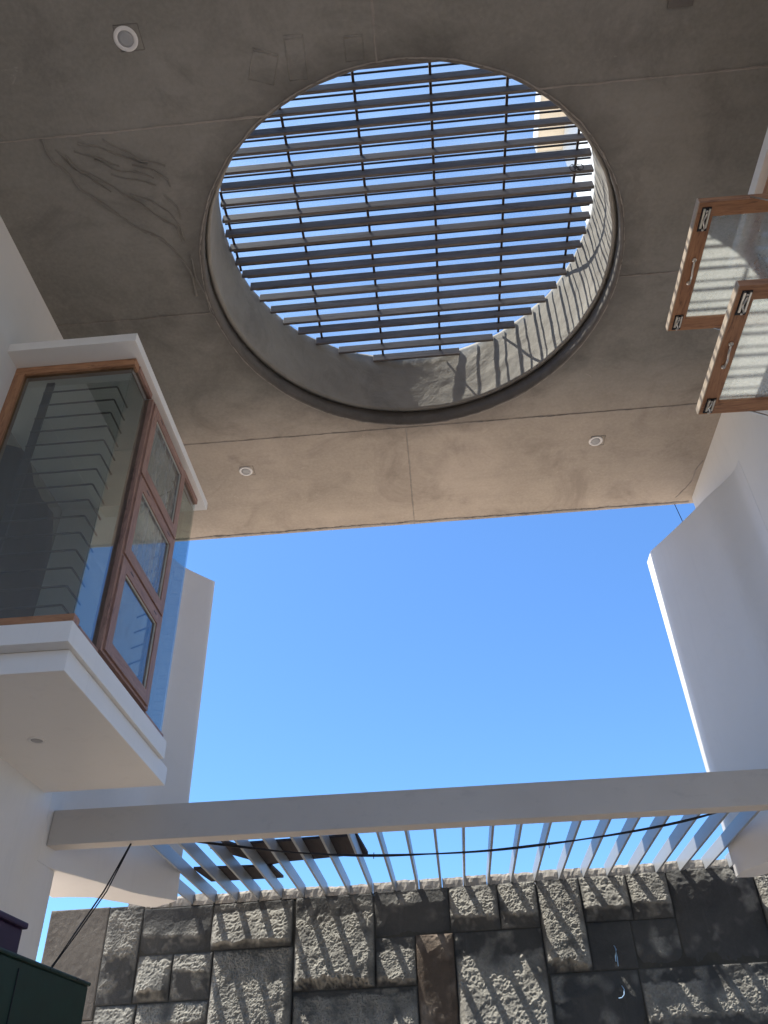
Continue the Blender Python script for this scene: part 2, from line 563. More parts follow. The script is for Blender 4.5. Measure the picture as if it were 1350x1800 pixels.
def collar_mesh():
    # the upstand round the opening: a little tighter than the slab, so its foot overhangs
    g = G()
    seg, rings = 288, 26
    z0, z1 = 1.028, 1.168
    vs, fs = [], []
    prof = []
    for i in range(rings + 1):
        prof.append(('in', z0 + (z1 - z0) * i / rings))
    prof += [('top', z1), ('out', z1), ('out', 1.033), ('out2', 1.033), ('out2', z0)]
    for kind, z in prof:
        for k in range(seg):
            a = 2 * math.pi * k / seg
            q = Vector((math.cos(a) * 5, math.sin(a) * 5, z * 14))
            w = 0.0022 * noise.noise(q) + 0.0010 * noise.noise(q * 4)
            r = {'in': 0.2975 + w, 'top': 0.301 + w, 'out': 0.328, 'out2': 0.303}[kind]
            zz = z
            if z >= z1 - 1e-6:
                zz += 0.0022 * noise.noise(Vector((math.cos(a) * 9, math.sin(a) * 9, 3)))
            vs.append((CX + math.cos(a) * r, CY + math.sin(a) * r, zz))
    n = len(prof)
    for i in range(n):
        j = (i + 1) % n
        for k in range(seg):
            k2 = (k + 1) % seg
            fs.append((i * seg + k, i * seg + k2, j * seg + k2, j * seg + k))
    return g.add(vs, fs, True)
collar_mesh().build('collar', 'collar', canopy)
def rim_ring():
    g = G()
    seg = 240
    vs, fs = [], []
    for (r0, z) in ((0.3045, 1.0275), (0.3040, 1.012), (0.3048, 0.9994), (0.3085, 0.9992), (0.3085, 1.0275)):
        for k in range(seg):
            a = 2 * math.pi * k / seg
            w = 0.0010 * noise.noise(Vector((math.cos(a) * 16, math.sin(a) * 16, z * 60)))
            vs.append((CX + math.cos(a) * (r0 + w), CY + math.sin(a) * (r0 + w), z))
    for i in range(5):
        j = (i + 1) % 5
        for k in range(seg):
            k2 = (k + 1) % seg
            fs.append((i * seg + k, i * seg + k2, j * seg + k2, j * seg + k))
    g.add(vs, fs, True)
    g.build('rim_ring', 'dark_grout', canopy)  # band below the collar foot, in a darker grout
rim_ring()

# proud formwork seams on the soffit
def seam(pts, w, h, wob=0.0012, z=1.0, step=0.006):
    g = G()
    P = []
    for (a, b) in zip(pts[:-1], pts[1:]):
        a, b = Vector((a[0], a[1], 0)), Vector((b[0], b[1], 0))
        n = max(2, int((b - a).length / step))
        P += [a.lerp(b, i / n) for i in range(n)]
    P.append(Vector((pts[-1][0], pts[-1][1], 0)))
    vs, fs = [], []
    for i, p in enumerate(P):
        d = (P[min(i + 1, len(P) - 1)] - P[max(i - 1, 0)]).normalized()
        s_ = Vector((-d.y, d.x, 0))
        q = Vector((p.x * 30, p.y * 30, w * 1000))
        c = p + s_ * wob * noise.noise(q)
        ww = w * (0.55 + 0.9 * abs(noise.noise(q * 1.9)))
        hh = h * (0.35 + 1.3 * abs(noise.noise(q * 2.7 + Vector((3, 3, 3)))))
        for t, dz in ((-1, 0.0006), (-0.55, -hh), (0.1, -hh * 1.1), (1, 0.0006)):
            vs.append((c.x + s_.x * t * ww, c.y + s_.y * t * ww, z + dz))
    for i in range(len(P) - 1):
        for k in range(3):
            a = i * 4 + k
            fs.append((a, a + 1, a + 5, a + 4))
    return g.add(vs, fs, False)
def clipx(y):
    """x ranges of a seam along x at this y, outside the opening"""
    d = CR * CR - (y - CY) ** 2
    if d <= 0: return [(XL, XR)]
    h = math.sqrt(d) + 0.004
    return [(XL, CX - h), (CX + h, XR)]
for y in (0.465, 0.751, 1.036):
    for a, b in clipx(y):
        seam([(a, y + 0.0), ((a + b) / 2, y + 0.001), (b, y)], 0.0020, 0.0016).build('formwork_seam', 'seam', canopy)
seam([(-0.016, 1.037), (-0.017, YE - 0.001)], 0.0026, 0.0012).build('formwork_seam', 'seam', canopy)
seam([(-0.014, 0.05), (-0.013, 0.415)], 0.0026, 0.0012).build('formwork_seam', 'seam', canopy)
ridges = {
    'a': [(-0.445, 0.4666), (-0.4377, 0.4965), (-0.4186, 0.5339), (-0.3946, 0.5627), (-0.3698, 0.5936), (-0.3435, 0.6113), (-0.3253, 0.6314), (-0.3154, 0.6539), (-0.3139, 0.6781), (-0.3123, 0.7186)],
    'b': [(-0.4195, 0.4885), (-0.4097, 0.511), (-0.3949, 0.5219), (-0.3742, 0.5384), (-0.3511, 0.5613), (-0.3272, 0.5849), (-0.3091, 0.6042), (-0.306, 0.627)],
    'c': [(-0.3657, 0.4738), (-0.3488, 0.488), (-0.3281, 0.5037), (-0.2983, 0.5159)],
    'd': [(-0.4067, 0.4845), (-0.3822, 0.4983), (-0.356, 0.5086)],
    'e': [(-0.34, 0.5102), (-0.3148, 0.5205), (-0.2999, 0.5338), (-0.2968, 0.5438)],
    'f': [(-0.3096, 0.5531), (-0.3005, 0.5748), (-0.2992, 0.5921)],
    'h': [(-0.4305, 0.4810), (-0.4180, 0.5050), (-0.4010, 0.5240), (-0.3800, 0.5440)],
    'i': [(-0.3860, 0.5000), (-0.3620, 0.5130), (-0.3380, 0.5200), (-0.3180, 0.5310)],
    'j': [(-0.3560, 0.5480), (-0.3320, 0.5620), (-0.3140, 0.5790), (-0.3040, 0.6010), (-0.3020, 0.6250)],
    'k': [(-0.3060, 0.6500), (-0.3030, 0.6900), (-0.2990, 0.7300), (-0.2960, 0.7600)],
    'l': [(-0.3980, 0.4760), (-0.3700, 0.4860), (-0.3450, 0.5000), (-0.3200, 0.5110)],
    'g': [(-0.371, 0.5188), (-0.3406, 0.5297), (-0.3172, 0.5401)]}
for k, pts in ridges.items():
    seam(pts, 0.0030 if k == 'a' else 0.0021, 0.0042 if k in 'ab' else 0.0026, wob=0.006, step=0.004).build('plaster_ridge', 'ridge', canopy)
# shallow board imprints by the opening
for (cx_, cy_, w, h, r) in ((-0.147, 0.408, 0.030, 0.036, 0.35), (-0.107, 0.402, 0.022, 0.050, 0.03), (-0.038, 0.398, 0.022, 0.028, 0.0)):
    gg = G()
    ca, sa = math.cos(r), math.sin(r)
    for f in (-0.5, -0.42, 0.5):
        p0, p1 = Vector((-w / 2, f * h)), Vector((w / 2, f * h))
        gg.tube([(cx_ + p.x * ca - p.y * sa, cy_ + p.x * sa + p.y * ca, 1.0) for p in (p0, p1)], 0.0008, 5, flat=0.6)
    for s_ in (-0.5, 0.5):
        pr = [(cx_ + s_ * w * math.cos(r) - t * h * math.sin(r), cy_ + s_ * w * math.sin(r) + t * h * math.cos(r), 1.0) for t in (-0.5, 0.5)]
        gg.tube(pr, 0.0008, 5, flat=0.6)
    gg.build('board_imprint', 'soffit', canopy, kind=None)
# rough drip strip along the far edge and grout ring
seam([(XL + 0.001, YE - 0.006), (0.0, YE - 0.007), (XR - 0.001, YE - 0.006)], 0.0062, 0.0022, wob=0.002, step=0.004).build('edge_strip', 'seam', canopy)
seam([(XR - 0.003, 1.19), (0.535, 1.235), (0.528, 1.275), (0.512, 1.300)], 0.0022, 0.0018, wob=0.006, step=0.003).build('plaster_ridge', 'seam', canopy)
ring = [(CX + (CR + 0.0022) * math.cos(2 * math.pi * k / 120), CY + (CR + 0.0022) * math.sin(2 * math.pi * k / 120)) for k in range(121)]
seam(ring, 0.0022, 0.0016, wob=0.0012, step=0.005).build('rim_bead', 'seam', canopy)

# ------------------------------------------------------------------ timber grille in the opening
grille = thing('skylight_grille', 'grid of dark timber slats on thin rods across the round opening', 'grille', (CX, CY, 1.15))
def chord(y, r=0.2965):
    d = r * r - (y - CY) ** 2
    return math.sqrt(d) if d > 0 else 0
g = G()
g.disc((CX, CY, 1.1725), [(0.3005, 0.0), (0.3005, 0.0012)], seg=96, smooth=False)  # pane added over the slats to veil the sky behind them
g.build('haze_cover', 'haze_cover', grille)
yy = 1.0075
rs = random.Random(3)
while yy > CY - 0.296:
    h = chord(yy)
    if h > 0.03:
        g = G()
        tilt = rs.choice((-1.0, -0.5, 0.6, 1.4, 2.2, 2.6)) * math.pi / 180
        y0 = yy + rs.uniform(-0.0012, 0.0012)
        g.box(CX - h + 0.002, CX + h - 0.002, y0 - 0.0022, y0 + 0.0022, 1.1505, 1.1672, rot=('X', tilt), bev=0.0005)
        g.build('slat', 'slat', grille)
        g = G()
        hb = chord(yy + 0.0155)
        if hb > 0.03:
            g.box(CX - hb + 0.002, CX + hb - 0.002, y0 + 0.0140, y0 + 0.0166, 1.1690, 1.1708)
            g.build('batten', 'steel', grille)
    yy -= 0.0262
for x in (-0.275, -0.1595, -0.0505, 0.0575, 0.166, 0.275):
    h = math.sqrt(max(0, 0.2965 ** 2 - (x - CX) ** 2))
    g = G()
    g.tube([(x, CY - h + 0.002, 1.1655), (x + 0.0005, CY, 1.1650), (x, CY + h - 0.002, 1.1655)], 0.0021, 8)
    g.build('rod', 'rust', grille)
g = G()
pts = [(0.268 + 0.008 * math.cos(t * 1.9) + t * 0.0012, 0.655 + 0.006 * math.sin(t * 2.3), 1.1485 - 0.004 * abs(math.sin(t)) ) for t in [i * 0.35 for i in range(26)]]
g.tube(pts, 0.0006, 5)
g.build('wire_scrap', 'black', label='tangled scrap of black wire hanging in the slats at the right of the opening', cat='wire')

# ------------------------------------------------------------------ side walls
BZ0, BZ1 = 0.428, 0.842            # window opening heights
LEDGE = 0.888                      # the lower leaf of each wall stops here; the upper leaf stands a little back
def plan_extrude(g, pts, z0, z1):
    n = len(pts)
    vs = [(x, y, z0) for x, y in pts] + [(x, y, z1) for x, y in pts]
    fs = [tuple(range(n)), tuple(range(2 * n - 1, n - 1, -1))] + [(i, (i + 1) % n, (i + 1) % n + n, i + n) for i in range(n)]
    return g.add(vs, fs)
def spline(pts, sub=6):
    out = []
    for i in range(len(pts) - 1):
        p0 = Vector(pts[max(i - 1, 0)]); p1 = Vector(pts[i]); p2 = Vector(pts[i + 1]); p3 = Vector(pts[min(i + 2, len(pts) - 1)])
        for k in range(sub):
            t = k / sub
            out.append(tuple(0.5 * ((2 * p1) + (-p0 + p2) * t + (2 * p0 - 5 * p1 + 4 * p2 - p3) * t * t + (-p0 + 3 * p1 - 3 * p2 + p3) * t ** 3)))
    out.append(tuple(pts[-1]))
    return out
def side_wall(X, xo, front, back, w0, w1, label, sg):
    t = thing('side_wall', label, 'wall', (X, 1.0, GZ))
    g = G()
    g.box(xo, X, -0.55, w0, GZ, LEDGE)
    g.box(xo, X, w0, w1, GZ, BZ0)
    g.box(xo, X, w0, w1, BZ1, LEDGE)
    g.box(xo, X, w1, front[0][1], GZ, LEDGE)
    g.box(xo, X, front[0][1], 1.1205, GZ, 0.2978)
    g.build('plaster', 'white', t)
    g = G()
    g.box(xo, X + sg * 0.0028, -0.55, 1.306, LEDGE + 0.0002, 0.9998)
    g.build('upper_leaf', 'white', t)
    cf = spline(front)
    o = plan_extrude(G(), cf + back, 0.298, LEDGE + 0.002).build('curved_end', 'fin_white', t)
    o.data.polygons.foreach_set('use_smooth', [len(p.vertices) == 4 and max(abs(c) for c in (p.normal.z,)) < 0.5 for p in o.data.polygons])
    md = o.modifiers.new('edge', 'BEVEL')
    md.width = 0.006
    md.segments = 2
    md.limit_method = 'ANGLE'
    md.angle_limit = math.radians(40)
    return t
left = side_wall(XL, -0.600,
    [(XL, 1.065), (-0.5366, 1.095), (-0.5290, 1.124), (-0.5145, 1.156), (-0.4985, 1.192), (-0.4860, 1.226), (-0.4680, 1.268), (-0.4252, 1.322)],
    [(-0.4700, 1.358), (-0.4865, 1.350), (-0.5080, 1.318), (-0.5260, 1.295), (-0.5400, 1.275), (-0.5770, 1.264), (-0.600, 1.263), (-0.600, 1.065)],
    0.7035, 1.006, 'white plastered side wall with a curved end behind the left bay window', -1)
right = side_wall(XR, 0.608,
    [(XR, 1.065), (0.5445, 1.095), (0.5330, 1.126), (0.5145, 1.163), (0.4965, 1.208), (0.4725, 1.262), (0.4425, 1.325)],
    [(0.4425, 1.364), (0.470, 1.366), (0.505, 1.330), (0.540, 1.285), (0.608, 1.275), (0.608, 1.065)],
    0.33, 0.612, 'white plastered side wall with a curved end behind the open wooden windows', 1)

# rooms behind the two bays: dim plastered shells, unseen end open to light them
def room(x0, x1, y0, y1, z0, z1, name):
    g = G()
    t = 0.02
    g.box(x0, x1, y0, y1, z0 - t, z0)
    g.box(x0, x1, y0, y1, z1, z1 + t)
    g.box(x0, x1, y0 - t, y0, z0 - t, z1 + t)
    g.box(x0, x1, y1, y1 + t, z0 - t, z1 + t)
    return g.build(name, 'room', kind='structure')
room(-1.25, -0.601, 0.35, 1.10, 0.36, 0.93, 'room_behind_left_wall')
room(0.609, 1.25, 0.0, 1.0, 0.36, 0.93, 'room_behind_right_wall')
prof = [(0.72, 0.79), (0.78, 0.80), (0.8667, 0.862), (0.8987, 0.885), (0.9406, 0.849), (0.9786, 0.844), (1.0153, 0.848), (1.042, 0.80), (1.040, 0.77), (1.058, 0.71), (1.062, 0.62)]
vs, fs = [], []
n = 60
for i in range(n + 1):
    y = prof[0][0] + (prof[-1][0] - prof[0][0]) * i / n
    zt = prof[-1][1]
    for (ya, za), (yb, zb) in zip(prof[:-1], prof[1:]):
        if min(ya, yb) <= y <= max(ya, yb) and yb != ya:
            zt = za + (zb - za) * (y - ya) / (yb - ya)
    x = -0.622 + 0.0008 * math.sin(i * 1.1)
    vs += [(x, y, 0.365), (x, y, zt), (x - 0.003, y, 0.365), (x - 0.003, y, zt)]
g = G()
for i in range(n):
    a = i * 4
    fs += [(a, a + 4, a + 5, a + 1), (a + 2, a + 3, a + 7, a + 6), (a + 1, a + 5, a + 7, a + 3), (a, a + 2, a + 6, a + 4)]
g.add(vs, fs)
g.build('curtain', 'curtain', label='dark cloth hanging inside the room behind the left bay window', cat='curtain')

# ------------------------------------------------------------------ cross beam
g = G()
g.bevbox(XL + 0.0006, XR - 0.0006, 1.0805, 1.1060, 0.3210, 0.3675, 0.0012)
g.build('cross_beam', 'beam', label='long pale grey beam spanning between the two side walls', cat='beam')

# ------------------------------------------------------------------ louvre pergola
perg = thing('louvre_pergola', 'row of pale grey metal louvres running from the beam to the stone wall', 'pergola', (0, 1.3, 0.338))
YW = 1.505
def yw(x):
    return 1.5035 - 0.0588 * x
for i in range(24):
    f = i / 23
    x = -0.4644 + (0.4749 + 0.4644) * f
    z = 0.3385
    g = G()
    xx = x + random.uniform(-0.0008, 0.0008)
    g.box(xx - 0.0018, xx + 0.0018, 1.3420 if i in (0, 23) else 1.1062, yw(x) + 0.010, z, z + 0.0205, bev=0.0004)
    g.build('louvre', 'grey_paint', perg)
g = G()
for i in range(1, 23):
    x = -0.4644 + 0.9393 * i / 23
    g = G()
    g.box(x - 0.0052, x + 0.0052, 1.1061, 1.1072, 0.3370, 0.3605)
    g.build('fixing_plate', 'steel', perg)

# ------------------------------------------------------------------ stone wall
wall = thing('stone_wall', 'tall wall of rough grey stone blocks under the louvres', 'wall', (0, YW, GZ))
def stone(x0, x1, z0, z1, mat='stone', B=0.012, t0=0.05, tp=0.75, rough=1.0, pr=0.0, res=0.00125, seed=0, flat=0):
    """rock-faced block: B = how far the face swells, t0 / tp = where (from the top, 0..1) the swell starts / peaks"""
    gap = 0.0002
    x0 += gap; x1 -= gap; z0 += gap; z1 -= gap
    nx = max(8, int((x1 - x0) / res)); nz = max(8, int((z1 - z0) / res))
    vs, fs, fresh_lit = [], [], []
    off = Vector((seed * 3.1, seed * 1.7, 0))
    nn = noise.noise
    rq = random.Random(seed * 13 + 1)
    fq = rq.uniform(0.65, 1.35)
    ax, az = rq.uniform(0.8, 1.25), rq.uniform(0.8, 1.25)
    for j in range(nz + 1):
        v = j / nz
        z = z0 + (z1 - z0) * v
        t = 1 - v
        for i in range(nx + 1):
            u = i / nx
            x = x0 + (x1 - x0) * u
            e = min(u * (x1 - x0), (1 - u) * (x1 - x0), v * (z1 - z0), (1 - v) * (z1 - z0))
            q = Vector((x, z, 0)) * fq + off
            fr = 0.0
            if flat:
                h = pr + 0.0010 * nn(q * 14) + 0.0003 * nn(q * 90)
            else:
                tt = t + 0.05 * nn(q * 22) + 0.05 * nn(q * 70) + 0.03 * nn(q * 190)
                T0 = t0 + 0.05 * nn(Vector((x * 16, seed, 1)))
                TP = min(0.93, tp + 0.06 + 0.05 * nn(Vector((x * 16, seed, 7))))
                rise = min(1.0, max(0.0, (tt - T0) / max(0.08, TP - T0)))
                fall = 1.0 if tt < TP else max(0.0, 1 - (tt - TP) / max(0.05, 1.0 - TP))
                side = min(1.0, min(u, 1 - u) * (x1 - x0) / 0.012)
                side = side * side * (3 - 2 * side)
                macro = rise * min(1.0, fall) * (0.25 + 0.75 * side)
                h = pr + B * macro - (0.003 * t if B < 0.006 else 0)
                inz = max(0.0, min(1.0, (tt - T0) / 0.06 + 0.4)) * max(0.0, min(1.0, (TP + 0.08 - tt) / 0.06))
                fr = min(1.0, max(0.0, inz * (0.9 + 1.2 * nn(q * 30 + Vector((0, 0, 6))))))
                fr *= min(1.0, e / 0.003)
                fr = max(fr, min(0.6, max(0.0, 0.05 + 1.6 * nn(q * 40 + Vector((3, 0, 0))) + 0.5 * nn(q * 130))) * min(1.0, e / 0.003))
                if B < 0.006: fr *= max(0.0, min(1.0, 0.1 + 2.5 * nn(q * 24)))
                lump = nn(q * 42)
                cell = 1 - abs(nn(q * 95)) * 2
                chip = 1 - abs(nn(q * 210 + Vector((5, 5, 0)))) * 2
                h += rough * fr * (0.0009 * lump + 0.0013 * cell + 0.0014 * chip + 0.0011 * nn(q * 380))
                h += 0.0007 * nn(q * 35) + 0.0002 * nn(q * 200)
            h -= 0.0009 * (1 - min(1, e / 0.0016))
            fresh_lit.append(fr)
            vs.append((x, yw(x) - h, z))
    for j in range(nz):
        for i in range(nx):
            a = j * (nx + 1) + i
            fs.append((a, a + 1, a + nx + 2, a + nx + 1))
    # returned sides, back to the wall core
    n0 = len(vs)
    rim = [i for i in range(nx + 1)] + [j * (nx + 1) + nx for j in range(1, nz + 1)] + [nz * (nx + 1) + i for i in range(nx - 1, -1, -1)] + [j * (nx + 1) for j in range(nz - 1, 0, -1)]
    for r in rim:
        p = vs[r]
        vs.append((p[0], yw(p[0]) + 0.006, p[2]))
        fresh_lit.append(0.0)
    for k in range(len(rim)):
        k2 = (k + 1) % len(rim)
        fs.append((rim[k2], rim[k], n0 + k, n0 + k2))
    g = G()
    g.add(vs, fs, False)
    o = g.build('stone', mat, wall, fix=False)
    at = o.data.attributes.new('fresh_lit', 'FLOAT', 'POINT')
    at.data.foreach_set('value', fresh_lit)
    return o
ST = [   # x0, x1, z0, z1, material, swell, start, peak, roughness, proud, flat
    (-0.7310, -0.6190, 0.1685, 0.3430, 'stone_pale', 0, 0, 0, 0, 0, 1),
    (-0.6180, -0.5530, 0.1885, 0.3420, 'stone', 0.006, 0.08, 0.42, 1.0, 0, 0),
    (-0.5520, -0.4240, 0.2610, 0.3350, 'stone', 0.004, 0.30, 0.55, 0.7, 0.001, 0),
    (-0.4230, -0.2780, 0.2620, 0.3355, 'stone', 0.014, 0.22, 0.80, 1.0, 0, 0),
    (-0.5510, -0.4885, 0.1890, 0.2600, 'stone', 0.013, 0.12, 0.72, 1.0, 0, 0),
    (-0.4875, -0.4170, 0.1890, 0.2600, 'stone', 0.006, 0.02, 0.30, 1.0, 0, 0),
    (-0.4160, -0.2745, 0.1260, 0.2610, 'stone', 0.026, 0.02, 0.88, 1.0, 0, 0),
    (-0.2735, -0.1345, 0.1930, 0.3365, 'stone', 0.024, 0.24, 0.84, 1.0, 0, 0),
    (-0.1335, -0.0045, 0.2660, 0.3380, 'stone', 0.004, 0.05, 0.25, 0.8, 0.001, 0),
    (-0.0035, 0.0800, 0.2670, 0.3385, 'stone', 0.013, 0.02, 0.60, 1.0, 0, 0),
    (0.0810, 0.1465, 0.2670, 0.3390, 'stone', 0.012, 0.02, 0.62, 1.0, 0, 0),
    (0.1475, 0.2195, 0.1985, 0.3395, 'stone', 0.024, 0.02, 0.82, 1.0, 0, 0),
    (0.2205, 0.2990, 0.2690, 0.3400, 'stone', 0.014, 0.02, 0.62, 1.0, 0, 0),
    (0.3000, 0.3660, 0.2690, 0.3405, 'stone', 0.013, 0.02, 0.60, 1.0, 0, 0),
    (0.2205, 0.2915, 0.1990, 0.2680, 'stone', 0, 0, 0, 0, 0.001, 1),
    (0.2925, 0.3660, 0.1990, 0.2680, 'stone', 0.003, 0.4, 0.7, 0.5, 0, 0),
    (0.3670, 0.5050, 0.1995, 0.3410, 'stone', 0.0055, 0.01, 0.10, 0.8, 0.001, 0),
    (0.5060, 0.6400, 0.2400, 0.3415, 'stone', 0.016, 0.05, 0.70, 1.0, 0, 0),
    (0.6410, 0.7900, 0.1995, 0.3415, 'stone', 0.014, 0.05, 0.70, 1.0, 0, 0),
    (0.5060, 0.6400, 0.1500, 0.2390, 'stone', 0.012, 0.1, 0.7, 1.0, 0, 0),
    (0.1500, 0.2890, 0.1060, 0.1975, 'stone', 0.005, 0.05, 0.30, 0.9, 0, 0),
    (0.2900, 0.4905, 0.0990, 0.1980, 'stone', 0.006, 0.20, 0.60, 0.9, 0, 0),
    (0.4915, 0.5050, 0.0990, 0.1985, 'stone', 0.002, 0.1, 0.5, 0.5, 0, 0),
    (-0.0640, -0.0015, 0.1150, 0.2650, 'stone_warm', 0.005, 0.01, 0.12, 0.9, 0.006, 0),
    (-0.0005, 0.1465, 0.1110, 0.2660, 'stone', 0.026, 0.22, 0.88, 1.0, 0, 0),
    (-0.1335, -0.0650, 0.1930, 0.2650, 'stone', 0.013, 0.28, 0.80, 1.0, 0, 0),
    (-0.2735, -0.0650, 0.1200, 0.1920, 'stone', 0.014, 0.10, 0.75, 1.0, 0, 0),
    (-0.6150, -0.5430, 0.1350, 0.1875, 'stone', 0.008, 0.05, 0.5, 1.0, 0, 0),
    (-0.5420, -0.4170, 0.1310, 0.1880, 'stone', 0.008, 0.05, 0.45, 1.0, 0, 0),
    (-0.7310, -0.6160, 0.0900, 0.1675, 'stone_pale', 0, 0, 0, 0, 0, 1),
]
for i, (a, b, c, d, mt, B, t0, tp, ro, pr, fl) in enumerate(ST):
    stone(a, b, c, d, mt, B, t0, tp, ro, pr, seed=i + 2, flat=fl)
# courses below the frame
zr = [0.094, 0.0, -0.10, -0.20, GZ]
for j in range(4):
    x = -0.731
    rj = random.Random(20 + j)
    while x < 0.785:
        w = rj.uniform(0.09, 0.19)
        x2 = min(0.79, x + w)
        if 0.79 - x2 < 0.05: x2 = 0.79
        stone(x, x2, zr[j + 1], zr[j], 'stone', 0.014, 0.05, 0.75, 1.0, 0, res=0.004, seed=rj.randint(50, 900))
        x = x2
g = G()
_n = len(g.v)
g.add([(-0.728, yw(-0.728) + 0.0016, GZ), (0.788, yw(0.788) + 0.0016, GZ), (0.788, yw(0.788) + 0.05, GZ), (-0.728, yw(-0.728) + 0.05, GZ),
       (-0.728, yw(-0.728) + 0.0016, 0.333), (0.788, yw(0.788) + 0.0016, 0.333), (0.788, yw(0.788) + 0.05, 0.333), (-0.728, yw(-0.728) + 0.05, 0.333)],
      [(0, 1, 5, 4), (1, 2, 6, 5), (2, 3, 7, 6), (3, 0, 4, 7), (4, 5, 6, 7), (3, 2, 1, 0)])
g.build('core', 'mortar', wall)
# rough coping pieces between the louvres
def lump_box(x0, x1, y0, y1, z0, z1, seed, amp=0.0016, res=0.0035):
    g = G()
    nx = max(4, int((x1 - x0) / res)); nz = 5; 
    vs, fs = [], []
    def p(x, z, y):
        q = Vector((x * 90 + seed, y * 90, z * 90))
        return (x, y - amp * (noise.noise(q) + 0.6 * noise.noise(q * 2.6)), z + (amp * noise.noise(q * 1.3 + Vector((9, 0, 0))) if z > z0 + 0.001 else 0))
    prof = [(z0, y0), (z0 + (z1 - z0) * 0.35, y0 - 0.0005), (z0 + (z1 - z0) * 0.75, y0), (z1, y0 + 0.002), (z1 + 0.0005, (y0 + y1) / 2), (z1, y1), (z0, y1)]
    for i in range(nx + 1):
        x = x0 + (x1 - x0) * i / nx
        for (z, y) in prof: vs.append(p(x, z, y))
    m_ = len(prof)
    for i in range(nx):
        for k in range(m_):
            k2 = (k + 1) % m_
            fs.append((i * m_ + k, i * m_ + k2, (i + 1) * m_ + k2, (i + 1) * m_ + k))
    fs.append(tuple(range(m_)))
    fs.append(tuple(range(nx * m_ + m_ - 1, nx * m_ - 1, -1)))
    return g.add(vs, fs, False)
xs = [-0.4644 + 0.9393 * i / 23 for i in range(-5, 31)]
for i in range(len(xs) - 1):
    a, b = xs[i] + 0.0024, xs[i + 1] - 0.0024
    if b > 0.785: break
    if a < -0.62: continue
    f = (a + 0.4644) / 0.9393
    z0 = 0.3385 + 0.001 * f
    hh = random.uniform(0.0135, 0.0175)
    lump_box(a, b, yw((a + b) / 2) + 0.001, yw((a + b) / 2) + 0.045, z0 - 0.002, z0 + hh, i * 7.3).build('coping_piece', 'coping', wall)

# wires poking out of the wall
g = G()
for k, pts in enumerate(([(0.2590, 1.4925, 0.2345), (0.2592, 1.4805, 0.2300), (0.2596, 1.4795, 0.2150), (0.2585, 1.4790, 0.2020)],
                         [(0.2600, 1.4925, 0.2335), (0.2604, 1.4795, 0.2260), (0.2570, 1.4785, 0.2160), (0.2560, 1.4780, 0.2085)])):
    g.tube(pts, 0.0007, 6)
g.build('wire', 'bluewire', label='pair of pale blue wires sticking out of the small square block', cat='wire')
g = G()
g.tube([(0.2585, 1.4790, 0.1750), (0.2592, 1.4690, 0.1690), (0.2575, 1.4670, 0.1615), (0.2530, 1.4660, 0.1575), (0.2480, 1.4665, 0.1570)], 0.0007, 6)
g.build('wire', 'bluewire', label='short curled blue wire lower down on the stone wall', cat='wire')

# ------------------------------------------------------------------ plywood offcuts lying on the louvres
def board(c, z, th, name, label):
    g = G()
    n_ = len(c)
    vs = [(x, y, z) for x, y in c] + [(x, y, z + th) for x, y in c]
    fs = [tuple(range(n_ - 1, -1, -1)), tuple(range(n_, 2 * n_))] + [(i, (i + 1) % n_, (i + 1) % n_ + n_, i + n_) for i in range(n_)]
    g.add(vs, fs)
    g.build(name, 'ply', label=label, cat='board')
board([(-0.424, 1.384), (-0.294, 1.394), (-0.288, 1.470), (-0.416, 1.470)], 0.3595, 0.004, 'plywood_board', 'small dark board lying on the louvres nearest the left wall end')
board([(-0.322, 1.262), (-0.134, 1.250), (-0.128, 1.352), (-0.305, 1.376)], 0.3598, 0.004, 'plywood_board', 'large dark board lying across the louvres behind the beam')
board([(-0.372, 1.290), (-0.342, 1.256), (-0.268, 1.386), (-0.300, 1.404)], 0.3642, 0.0035, 'plywood_board', 'narrow dark board lying askew over the end of the large board')

# ------------------------------------------------------------------ cables
def sag(p0, p1, drop, n=40):
    p0, p1 = Vector(p0), Vector(p1)
    out = []
    for i in range(n + 1):
        t = i / n
        q = p0.lerp(p1, t)
        q.z -= drop * 4 * t * (1 - t)
        out.append(q)
    return out
g = G()
pts = sag((-0.372, 1.13, 0.334), (0.372, 1.13, 0.331), 0.0365, 60)
for i, q in enumerate(pts):
    q.z += 0.0004 * math.sin(i * 0.31)
pts2 = [q + Vector((0, 0.001 * math.cos(i * 0.55), 0.0016 * math.sin(i * 0.2 + 0.4))) for i, q in enumerate(pts)]
g.tube(pts, 0.0011, 7)
g.tube(pts2, 0.0009, 7)
for i in (22, 41):
    q = pts[i]
    g.tube([q + Vector((0, 0, 0.003)), q - Vector((0.0005, 0, 0.005))], 0.0006, 5)
g.build('cable', 'black', label='sagging black twin cable slung under the louvres', cat='cable')
g = G()
pa = [(-0.425, 1.093, 0.3212), (-0.450, 1.090, 0.262), (-0.478, 1.088, 0.213), (-0.497, 1.085, 0.178), (-0.512, 1.06, 0.12), (-0.52, 1.0, GZ + 0.002)]
pb = [(x + 0.0018 * math.sin(i * 1.3), y, z) for i, (x, y, z) in enumerate(pa)]
g.tube(pa, 0.0011, 7)
g.tube([(x + (0.0016 if i else 0), y + 0.0012, z) for i, (x, y, z) in enumerate(pb)], 0.0009, 7)
g.build('cable', 'black', label='slanting black cable dropping from the beam towards the green cabinet', cat='cable')
g = G()
g.tube([(0.5185, YE + 0.002, 1.030), (0.5180, YE + 0.002, 1.004), (0.5122, 1.300, 0.9372), (0.5075, 1.286, 0.870)], 0.0008, 6)
g.build('cable', 'black', label='thin dark wire from the canopy edge down behind the right wall end', cat='cable')

